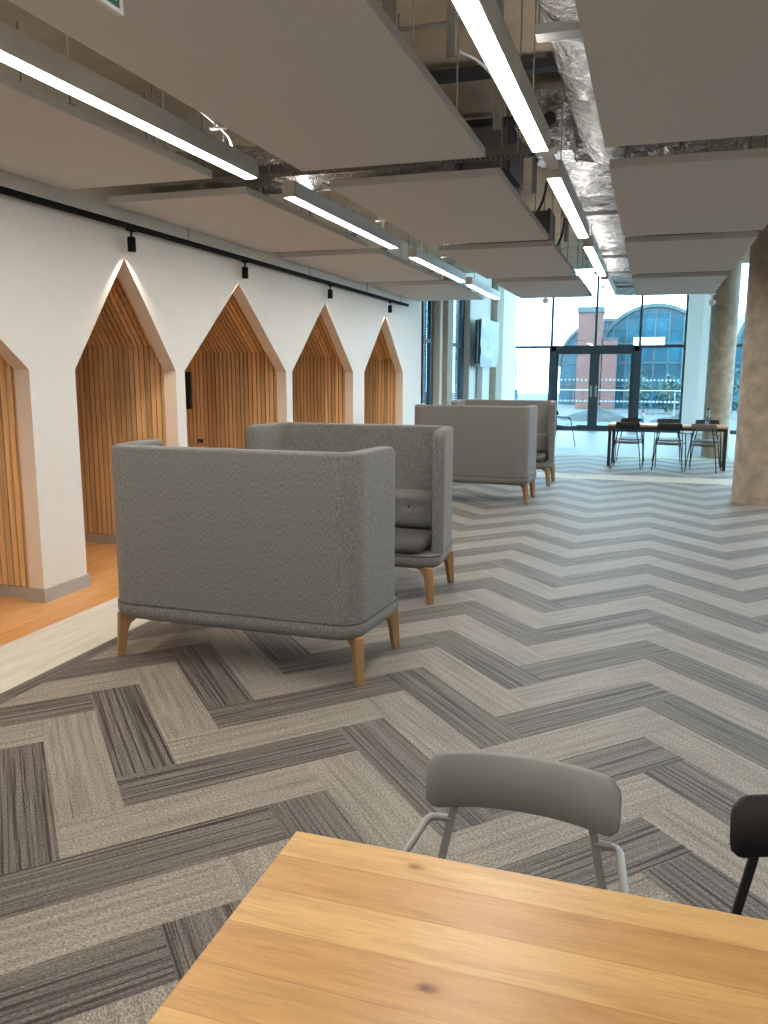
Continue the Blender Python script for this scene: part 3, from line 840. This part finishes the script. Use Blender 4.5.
t = thing('cable_tray', 'dark perforated cable tray crossing between the first and second rafts', 'cable tray', (0, 5.0, 2.80))
q = MB(); x0, x1 = -3.35, -.72
q.box(x0, x1, -.060, -.057, 0, .045).box(x0, x1, .057, .060, 0, .045).box(x0, x1, -.057, -.030, 0, .003).box(x0, x1, .030, .057, 0, .003)
x = x0
while x < x1 - .03: q.box(x, x + .018, -.0575, .0575, 0, .004).box(x, x + .014, -.0605, -.0565, .045, .055); x += .03
q.build('tray', M['duct'], t, smooth=0)
rn = random.Random(2)
for k in range(4):
    y = -.04 + k * .026
    MB().tube([(x0 + .05 + i * (x1 - x0 - .1) / 14, y + rn.uniform(-.006, .006), .016 + rn.uniform(0, .010)) for i in range(15)], .010, 6).build('cable', M['bcable'], t)
for x in (-3.2, -2.37, -1.52, -.80): MB().cyl(x, -.065, 0, ZS - 2.80, .005, n=6).build('suspension_wire', M['galv'], t)
for y, z, x0, x1, lb in ((5.8, 3.52, -2.3, 1.6, 'dark steel channel under the concrete ceiling, nearer of two'), (6.95, 3.52, -2.3, 1.6, 'dark steel channel under the concrete ceiling, further of two')):
    t = thing('ceiling_channel', lb, 'steel channel', (0, y, z), 0, 'steel channels under the soffit')
    MB().box(x0, x1, -.05, .05, 0, .012).box(x0, x1, -.05, -.042, .012, .06).box(x0, x1, .042, .05, .012, .06).build('channel', M['darkmetal'], t, smooth=0)
    for x in (x0 + .2, x1 - .2, -.8): MB().box(x - .03, x + .03, -.03, .03, .012, ZS - z).build('fixing', M['galv'], t, smooth=0)
def ductbox(lb, x0, x1, y0, y1, z0, z1):
    t = thing('ceiling_duct', lb, 'duct', ((x0 + x1) / 2, (y0 + y1) / 2, z0), 0, 'dark metal ducts')
    a, b, h = (x1 - x0) / 2, (y1 - y0) / 2, z1 - z0
    MB().box(-a, a, -b, b, 0, h).build('casing', M['duct'], t, smooth=0, bevel=.01)
    q = MB(); n = max(2, int(a * 2 / .8))
    for i in range(n + 1):
        x = -a + 2 * a * i / n; MB().box(x - .012, x + .012, -b - .015, b + .015, -.015, h + .015).build('flange', M['darkmetal'], t, smooth=0)
    for x in (-a * .8, a * .8): MB().cyl(x, 0, h, ZS - z0, .008, n=6).build('hanger', M['galv'], t)
ductbox('dark metal duct across the gap between the first two right-hand rafts', .1, 3.2, 5.35, 5.85, 3.02, 3.34)
ductbox('dark metal duct above the middle rafts behind the cable tray', -1.75, -1.06, 6.15, 6.75, 3.0, 3.3)
ductbox('dark metal duct above the far middle rafts', -2.0, -1.15, 9.3, 9.8, 2.98, 3.3)
ductbox('dark metal duct above the far right rafts', .7, 3.2, 8.2, 8.7, 3.0, 3.3)
# vertical services between the middle rafts and the right light line
for i, (x, y) in enumerate(((-.90, 3.0), (-.90, 3.7), (-.90, 4.8), (-.92, 6.5), (-.92, 8.9))):
    q = MB().box(x - .02, x + .02, y - .003, y + .003, ZR + .15, ZS).box(x - .02, x - .015, y - .02, y + .02, ZR + .15, ZS).box(x + .015, x + .02, y - .02, y + .02, ZR + .15, ZS)
    o = q.build('hanger_strut', M['galv'], smooth=0)
    tag(o, 'galvanised hanger strut beside the right light line, %s from the camera' % ['first', 'second', 'third', 'fourth', 'fifth', 'sixth', 'seventh'][i], 'strut', 'hanger struts beside the right light line')
def cable(lb, pts, r, mat, nm='cable'):
    P = [Vector(p) for p in pts]; out = []
    for i in range(len(P) - 1):
        p0, p1, p2, p3 = P[max(i - 1, 0)], P[i], P[i + 1], P[min(i + 2, len(P) - 1)]
        for k in range(8):
            u = k / 8
            out.append(.5 * ((2 * p1) + (p2 - p0) * u + (2 * p0 - 5 * p1 + 4 * p2 - p3) * u * u + (3 * p1 - p0 - 3 * p2 + p3) * u ** 3))
    out.append(P[-1])
    return tag(MB().tube(out, r, 8).build(nm, mat), lb, 'cable')
cable('white cable drooping from a strut to the right light line', [(-.875, 3.72, 2.93), (-.82, 3.95, 2.95), (-.75, 4.25, 2.91), (-.68, 4.55, 2.875)], .007, M['cable'])
cable('black flexible conduit looping down beside the second raft of the middle row', [(-.86, 6.75, ZS), (-.86, 6.75, 3.2), (-.87, 6.9, 3.12), (-.92, 7.02, 2.95), (-.99, 7.02, 2.81)], .012, M['bcable'])
cable('black flexible conduit looping down beside the third raft of the middle row', [(-.89, 8.4, ZS), (-.89, 8.4, 3.2), (-.90, 8.55, 3.12), (-.93, 8.65, 2.95), (-.98, 8.65, 2.81)], .012, M['bcable'])
cable('white cable curl above the near end of the left light', [(-2.50, 3.6, 3.3), (-2.46, 3.9, 3.03), (-2.42, 4.2, 2.96), (-2.43, 4.5, 2.92), (-2.45, 4.6, 2.875)], .008, M['cable'])
t = thing('conduit_pipe', 'thin steel conduit along the soffit above the nearest middle raft', 'pipe', (0, 0, 0))
MB().tube([(-1.6, 4.6, 3.40), (-.95, 4.6, 3.40), (-.90, 4.6, 3.44), (-.90, 4.6, ZS)], .012, 8).build('pipe', M['galv'], t)
MB().box(-1.5, -1.44, 4.57, 4.63, 3.40, ZS).build('fixing', M['galv'], t, smooth=0)
# small fittings under the far rafts
def sensor(lb, x, y):
    t = thing('ceiling_sensor', lb, 'sensor', (x, y, ZR), 0, 'white sensors under the far rafts')
    MB().cyl(0, 0, -.018, 0, .045, n=18).build('base', M['white'], t)
    MB().cyl(0, 0, -.09, -.018, .014, n=10).build('stem', M['white'], t)
    q = MB(); q.loft([[(r * math.cos(2 * PI * k / 16), r * math.sin(2 * PI * k / 16), z) for k in range(16)] for r, z in ((.01, -.09), (.045, -.10), (.05, -.13), (.035, -.165), (.005, -.175))])
    q.build('head', M['white'], t)
sensor('white sensor under the furthest middle raft, in front of the glazing', -1.55, 12.5)
sensor('white sensor under the furthest right raft by the concrete column', .80, 13.42)
# exit sign -------------------------------------------------------------
t = thing('exit_sign', 'green exit sign with a white frame hanging at the top left edge', 'sign', (-1.50, 1.925, 2.555))
MB().box(-.004, .004, -.235, .235, .010, .15).build('sign_face', M['green'], t, smooth=0)
t2 = MB().box(-.008, .008, -.25, .25, 0, .012).box(-.008, .008, -.25, .25, .148, .16).box(-.008, .008, -.25, -.236, .012, .148).box(-.008, .008, .236, .25, .012, .148)
t2.build('frame', M['white'], t, smooth=0)
MB().box(.0041, .0055, .16, .225, .030, .034).build('print_line', M['white'], t, smooth=0)
for y in (-.2, .2): MB().cyl(0, y, .16, ZR - 2.555, .003, n=6).build('suspension_wire', M['galv'], t)

# ------------------------------------------------------------------ sofas
SWD, SDP, SR, STK = 1.43, 0.665, 0.125, 0.085      # width, depth, corner radius, shell thickness
Z0, ZB, ZTOP = 0.232, 0.326, 1.175
FLARE = 0.09
def rrect(hx, y0, y1, r, n=8):
    pts = []
    for cx_, cy_, a0 in ((hx - r, y1 - r, 0), (-hx + r, y1 - r, PI / 2), (-hx + r, y0 + r, PI), (hx - r, y0 + r, 1.5 * PI)):
        for k in range(n + 1):
            a = a0 + PI / 2 * k / n; pts.append((cx_ + r * math.cos(a), cy_ + r * math.sin(a)))
    return pts
def soft(hx, y0, y1, r, z0, z1, e, n=8, crown=0.0):
    """rounded cushion"""
    rings = []
    for k in range(6):
        a = PI / 2 * k / 5; ins = e * (1 - math.sin(a)); rings.append((ins, z0 + e * (1 - math.cos(a))))
    for k in range(6):
        a = PI / 2 * k / 5; rings.append((e * (1 - math.cos(a)), z1 - e + e * math.sin(a)))
    out = []
    for ins, z in rings: out.append([(x, y, z) for x, y in rrect(hx - ins, y0 + ins, y1 - ins, max(r - ins, .012), n)])
    m_ = MB(); m_.loft(out, True)
    return m_
def make_sofa(label):
    """origin: centre of the back edge on the floor; the back is at y = 0 and the seat opens towards +y"""
    t = thing('high_back_sofa', label, 'sofa', (0, 0, 0), 0, 'high back sofas')
    hx = SWD / 2
    def fl(x, y): return math.copysign(FLARE * max(0, y - SR), x)
    # shell swept round three sides
    path = []   # (x, y, nx, ny)
    yw = .525
    for k in range(15): path.append((-hx, yw + (SR - yw) * k / 14, -1, 0))
    for k in range(1, 11):
        a = PI + PI / 2 * k / 10; path.append((-hx + SR + SR * math.cos(a), SR + SR * math.sin(a), math.cos(a), math.sin(a)))
    for k in range(1, 16): path.append((-hx + SR + (2 * hx - 2 * SR) * k / 15, 0, 0, -1))
    for k in range(1, 11):
        a = 1.5 * PI + PI / 2 * k / 10; path.append((hx - SR + SR * math.cos(a), SR + SR * math.sin(a), math.cos(a), math.sin(a)))
    for k in range(1, 15): path.append((hx, SR + (yw - SR) * k / 14, 1, 0))
    # insert finer stations at the two ends for the rounded tips
    def station(p, h, ins, fwd=0.0):
        x, y, nx, ny = p; r = .019
        o0, o1 = ins, STK - ins
        r = min(r, (o1 - o0) / 2 - .001)
        prof = [(o0, ZB)] + [(o0 + r - r * math.sin(a), h - r + r * math.cos(a)) for a in (PI / 2, PI / 3, PI / 6, 0)] + \
               [(o1 - r + r * math.sin(a), h - r + r * math.cos(a)) for a in (0, PI / 6, PI / 3, PI / 2)] + [(o1, ZB)]
        return [(x - nx * o + fl(x, y), y - ny * o + fwd, z) for o, z in prof]
    rings = []
    RT_ = .075
    def tip(side):
        out = []
        for k in range(8):
            a = PI / 2 * k / 7; d = RT_ * (1 - math.cos(a)); h = ZTOP - RT_ + RT_ * math.sin(a)
            ins = .034 * max(0, 1 - d / .034) if d < .034 else 0
            ins = .034 - math.sqrt(max(0, .034 ** 2 - (.034 - min(d, .034)) ** 2))
            out.append(station((side * hx, yw - d, side, 0), h, ins))
        return out
    body = [station(p, ZTOP, 0) for p in path if not (abs(abs(p[0]) - hx) < 1e-6 and p[1] > yw - RT_ - .001)]
    rings = tip(-1) + body + tip(1)[::-1]
    sh = MB(); sh.loft(rings, True); sh.build('shell', M['sofa'], t, smooth=60)
    # upholstered base with a piped seam
    e = .055; out = []
    for k in range(7):
        a = PI / 2 * k / 6; out.append([(x, y, Z0 + e * (1 - math.sin(a))) for x, y in rrect(hx + .006 - e * (1 - math.cos(a)) , -.006 + e * (1 - math.cos(a)), SDP - e * (1 - math.cos(a)), SR, 8)][:])
    out = out[::-1]
    out.append([(x, y, ZB - .012) for x, y in rrect(hx + .006, -.006, SDP, SR, 8)])
    out.append([(x, y, ZB - .003) for x, y in rrect(hx + .001, -.001, SDP - .004, SR, 8)])
    out = [[(x + fl(x, y) * .8 * (abs(x) > hx * .6), y, z) for x, y, z in rg] for rg in out]
    q = MB(); q.loft(out, True); bs = q.build('base', M['sofa'], t, smooth=60)
    ring = rrect(hx + .002, -.002, SDP - .002, SR, 8)
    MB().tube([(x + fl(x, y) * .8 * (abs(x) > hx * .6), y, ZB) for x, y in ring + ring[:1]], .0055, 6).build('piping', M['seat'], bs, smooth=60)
    hi = hx - STK - .004
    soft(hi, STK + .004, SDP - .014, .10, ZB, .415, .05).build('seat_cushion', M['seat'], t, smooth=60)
    # low padded back with buttons
    q = MB(); n = 40; rings = []
    btn = [(-.40, .585), (0, .585), (.40, .585)]
    for j in range(15):
        z = .415 + .285 * j / 14; ed = min(j, 14 - j) / 14
        row_f = []
        for i in range(n + 1):
            x = -hi + 2 * hi * i / n; side = min(i, n - i) / n
            puff = .105 * (1 - (1 - min(ed * 5, 1)) ** 2 * .5) * (1 - (1 - min(side * 14, 1)) ** 2 * .45)
            for bx, bz in btn:
                d2 = (x - bx) ** 2 + (z - bz) ** 2; puff -= .026 * math.exp(-d2 / .0012) + .006 * math.exp(-((z - bz) ** 2) / .0004) * math.exp(-((x - bx) ** 2) / .02)
            row_f.append((x, STK + puff, z))
        rings.append(row_f + [(hi, STK + .002, z), (-hi, STK + .002, z)])
    q.loft(rings, True); bp = q.build('back_pad', M['sofa'], t, smooth=60)
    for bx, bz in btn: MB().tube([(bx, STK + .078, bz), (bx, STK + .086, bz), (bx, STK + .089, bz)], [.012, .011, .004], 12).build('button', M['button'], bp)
    # legs: tapered oak with a curved bracket reaching in on the diagonal
    for sx in (-1, 1):
        for sy in (-1, 1):
            px, py = sx * (hx + .002), (.045 if sy < 0 else SDP + .022)
            D = Vector((-sx, -sy, 0)).normalized(); S = Vector((-D.y, D.x, 0))
            poly = [(0, 0), (.038, 0), (.054, .09), (.064, .150), (.078, .186), (.110, .207), (.165, .224), (.165, .252), (.014, .252)]
            q = MB(); base = Vector((px, py, 0))
            for wv, sect in ((.021, poly),):
                q.loft([[base + D * a + S * d * (1.0 if b < .1 else 1.12) + Vector((0, 0, b)) for a, b in sect] for d in (-wv, wv)], True)
            q.build('leg', M['oakleg'], t, smooth=30, bevel=.006)
    return t
s1 = make_sofa('grey high back sofa nearest the camera, its back turned to us')
s1.location = (-2.0145, 3.60, 0)
dup(s1, (-2.052, 5.86, 0), PI, 'grey high back sofa facing the nearest sofa, open side towards us')
dup(s1, (-2.055, 9.66, 0), 0, 'grey high back sofa with its back to us in the far pair')
dup(s1, (-1.995, 12.12, 0), PI, 'furthest grey high back sofa, facing us behind the other three')
MB()
tag(MB().tube([(.36, .56, .226), (.50, .62, .24), (.62, .655, .262)], .006, 6).build('care_tag', M['white'], s1), 'white tag under the seat')

# ------------------------------------------------------------------ chairs
def make_chair(label, shell, tube, seatm, group=None, arms=True):
    """origin on the floor under the seat; the sitter faces -y, the backrest is at +y"""
    t = thing('dining_chair', label, 'chair', (0, 0, 0), 0, group)
    R = .40; hw = .193; n = 18
    # curved backrest, rounded corners, ends swept towards the sitter
    outer = []
    zc, hh, rc = .724, .055, .030
    def bpt(u, z, d):
        x = u * hw; y = .235 - (R - math.sqrt(R * R - x * x)) + (z - zc) * .28
        nrm = Vector((-x / R * 1.0, -1, 0)).normalized()
        return Vector((x, y, z)) + Vector((x / R, math.sqrt(1 - (x / R) ** 2), 0)) * d
    cols = []
    for i in range(n + 1):
        u = -1 + 2 * i / n
        ex = (1 - abs(u)) * hw
        h = hh if ex > rc else hh - rc + math.sqrt(max(0, rc * rc - (rc - ex) ** 2))
        h = max(h, hh - rc + .004)
        cols.append((u, h))
    cols = [(-1, hh - rc + .002), (-.985, hh - rc + .014), (-.96, hh - .012), (-.92, hh - .004), (-.86, hh)] + [(-.8 + 1.6 * i / 16, hh) for i in range(17)] + [(.86, hh), (.92, hh - .004), (.96, hh - .012), (.985, hh - rc + .014), (1, hh - rc + .002)]
    rings = []
    for u, h in cols:
        th = .0075 * (1 - .85 * abs(u) ** 16)
        rings.append([bpt(u, zc - h, 0), bpt(u, zc - h + .006, th), bpt(u, zc, th), bpt(u, zc + h - .006, th), bpt(u, zc + h, 0), bpt(u, zc + h - .006, -th), bpt(u, zc, -th), bpt(u, zc - h + .006, -th)])
    MB().loft(rings, True).build('backrest', shell, t, smooth=85)
    # seat: thin dished shell
    rings = []
    for k in range(13):
        v = k / 12; y = -.215 + .41 * v; wv = (.205 - .030 * v) * (1 if 0 < k < 12 else .93)
        zz = .455 - .016 * math.sin(PI * min(v * 1.15, 1)) + (.004 if k in (0, 12) else 0) - (.022 if k == 0 else 0)
        row = [(wv * c_, y, zz - .012 * (1 - c_ * c_)) for c_ in [-1 + 2 * i / 12 for i in range(13)]]
        rings.append(row + [(p[0] * .985, p[1], p[2] - .014) for p in row[::-1]])
    MB().loft(rings, True).build('seat', seatm, t, smooth=50)
    for sx in (-1, 1):
        # rear leg: flat bar from the backrest to the floor
        pts = [(sx * .130, .228, .715), (sx * .152, .222, .60), (sx * .185, .212, .44), (sx * .218, .232, .20), (sx * .238, .262, .0)]
        q = MB(); rings = []
        for p in pts: rings.append([(p[0] + a * .0085, p[1] + b * .006, p[2]) for a, b in ((-1, -1), (1, -1), (1, 1), (-1, 1))])
        q.loft(rings, True); q.build('leg', tube, t, smooth=30, bevel=.002)
        # front leg: tube leaving the bar, forward as a short arm, then down to the floor
        if arms:
            P = [(sx * .148, .224, .626), (sx * .176, .222, .626), (sx * .189, .218, .6255), (sx * .196, .204, .625), (sx * .216, .02, .614), (sx * .220, -.04, .610), (sx * .222, -.075, .595), (sx * .225, -.092, .565), (sx * .230, -.115, .45), (sx * .238, -.20, .02), (sx * .238, -.205, 0)]
        else:
            P = [(sx * .186, .205, .43), (sx * .205, .10, .43), (sx * .222, -.06, .43), (sx * .226, -.10, .42), (sx * .229, -.115, .39), (sx * .238, -.20, .02), (sx * .238, -.205, 0)]
        MB().tube(P, .0082, 10).build('leg', tube, t, smooth=60)
    MB().tube([(-.232, -.115, .43), (0, -.118, .428), (.232, -.115, .43)], .008, 8).tube([(-.186, .205, .43), (0, .2, .428), (.186, .205, .43)], .008, 8).build('seat_rail', tube, t, smooth=60)
    return t
g1 = make_chair('light grey chair tucked behind the oak table', M['chairgrey'], M['tubegrey'], M['chairgrey'], 'chairs at the oak table')
g1.location = (-.203, 1.325, 0)
b1 = make_chair('black chair at the right edge beside the light grey chair', M['blackchair'], M['black'], M['blackchair'], 'chairs at the oak table', False)
b1.location = (.384, 1.335, 0); b1.rotation_euler = (0, 0, math.radians(2))

# oak table in the foreground -------------------------------------------
t = thing('oak_table', 'oak plank table top filling the bottom of the photo', 'table', (0.40, .80, 0))
MB().box(-.963, .97, -.45, .432, .705, .74).build('tabletop', M['table'], t, smooth=0, bevel=.004)
for x0, x1, y0, y1 in ((-.89, .89, -.375, -.345), (-.89, .89, .345, .375), (-.94, -.91, -.33, .33), (.91, .94, -.33, .33)):
    MB().box(x0, x1, y0, y1, .65, .705).build('apron', M['black'], t, smooth=0)
for sx in (-1, 1):
    for sy in (-1, 1): MB().box(sx * .925 - .025, sx * .925 + .025, sy * .36 - .025, sy * .36 + .025, 0, .705).build('leg', M['black'], t, smooth=0)

# far table and chairs ---------------------------------------------------
FT = (.31, 14.62, 0); RZ = math.radians(-3.5)
t = thing('long_table', 'long table with dark legs in front of the glazed entrance', 'table', FT, RZ)
MB().box(-.94, .94, -.36, .36, .69, .722).build('tabletop', M['table'], t, smooth=0, bevel=.004)
for sx in (-1, 1):
    for sy in (-1, 1): MB().box(sx * .91 - .025, sx * .91 + .025, sy * .33 - .025, sy * .33 + .025, 0, .69).build('leg', M['black'], t, smooth=0)
for sy in (-1, 1): MB().box(-.885, .885, sy * .33 - .015, sy * .33 + .015, .64, .69).build('apron', M['black'], t, smooth=0)
def rot(x, y): return (FT[0] + x * math.cos(RZ) - y * math.sin(RZ), FT[1] + x * math.sin(RZ) + y * math.cos(RZ), 0)
cb = make_chair('black chair at the left end of the far table, back to us', M['blackchair'], M['black'], M['taupe'], 'chairs around the far table')  # black seats coloured taupe: the reflection on top is put into the colour
cb.location = rot(-.60, -.42); 
dup(cb, rot(.07, -.45), math.radians(-4), 'black chair at the middle of the far table, back to us')
ct = make_chair('brown backed chair at the right end of the far table, back to us', M['taupe'], M['black'], M['taupe'], 'chairs around the far table')
ct.location = rot(.60, -.48); ct.rotation_euler = (0, 0, math.radians(-9))
for x, r_, nm in ((-.63, 2, 'left'), (.0, 5, 'middle'), (.62, 0, 'right')):
    c_ = dup(cb, rot(x, .42), PI + math.radians(r_), 'black chair on the far side of the far table, %s of three' % nm)
# chairs face the table: the near ones look away from the camera
for o in (cb, ct): pass
for o in list(COL.objects):
    if o.get('group') == 'chairs around the far table': o.rotation_euler.z += PI + RZ
dup(cb, (-1.72, 18.3, 0), math.radians(95), 'black chair alone in the lobby, just past the furthest sofa', 'single chairs')
bt = thing('water_bottle', 'clear water bottle with a dark cap on the far table', 'bottle', (*rot(.62, .06)[:2], .722))
def bottle_parts(t, capm, h=1.0):
    q = MB(); n = 16
    prof = [(.001, 0), (.030, 0), (.033, .006), (.033, .13), (.030, .15), (.016, .185), (.013, .20), (.013, .215)]
    q.loft([[(r * math.cos(2 * PI * k / n), r * math.sin(2 * PI * k / n), z * h) for k in range(n)] for r, z in prof]); q.build('body', M['pet'], t)
    MB().cyl(0, 0, .212 * h, .245 * h, .017, n=14).build('cap', capm, t)
bottle_parts(bt, M['black'], 1.15)
bt = thing('water_bottle', 'small clear bottle with a red cap on the left of the far table', 'bottle', (*rot(-.42, .12)[:2], .722))
bottle_parts(bt, M['redcap'], .9)

# wrapped screen on the rear left wall ------------------------------------
t = thing('wrapped_screen', 'large wall screen wrapped in white film near the glazed front', 'screen', (-3.64, 18.75, 2.25), math.radians(-4))
MB().box(-.19, -.02, -.2, .2, -.2, .2).build('bracket', M['darkmetal'], t, smooth=0)
MB().box(-.03, .03, -.83, .83, -.47, .47).build('casing', M['black'], t, smooth=0, bevel=.01)
q = MB(); rings = []
for i in range(22):
    z = .50 - 1.04 * i / 21; ring = []
    tp = 1 - .22 * max(0, (i - 10) / 11) ** 1.3
    for k in range(36):
        a = k / 36
        y0, y1, x0, x1 = -.70, .90 * tp, -.035, .055 + .005 * math.sin(i * .5)
        per = [(x1, y0), (x1, y1), (x0, y1), (x0, y0 + .1)]
        s_ = a * 4
        j = int(s_); f_ = s_ - j; A, B = per[j], per[(j + 1) % 4]
        x, y = A[0] + (B[0] - A[0]) * f_, A[1] + (B[1] - A[1]) * f_
        d = .035 * noise.noise((y * 4, z * 4, 3))
        ring.append((x + d + (.02 if x > 0 else 0), y, z))
    rings.append(ring)
q.loft(rings, True); q.build('wrapping', M['wrap'], t, smooth=60)
MB().box(-.19, -.06, -.02, .30, -2.0, -.50).build('cable_cover', M['white'], t, smooth=0)
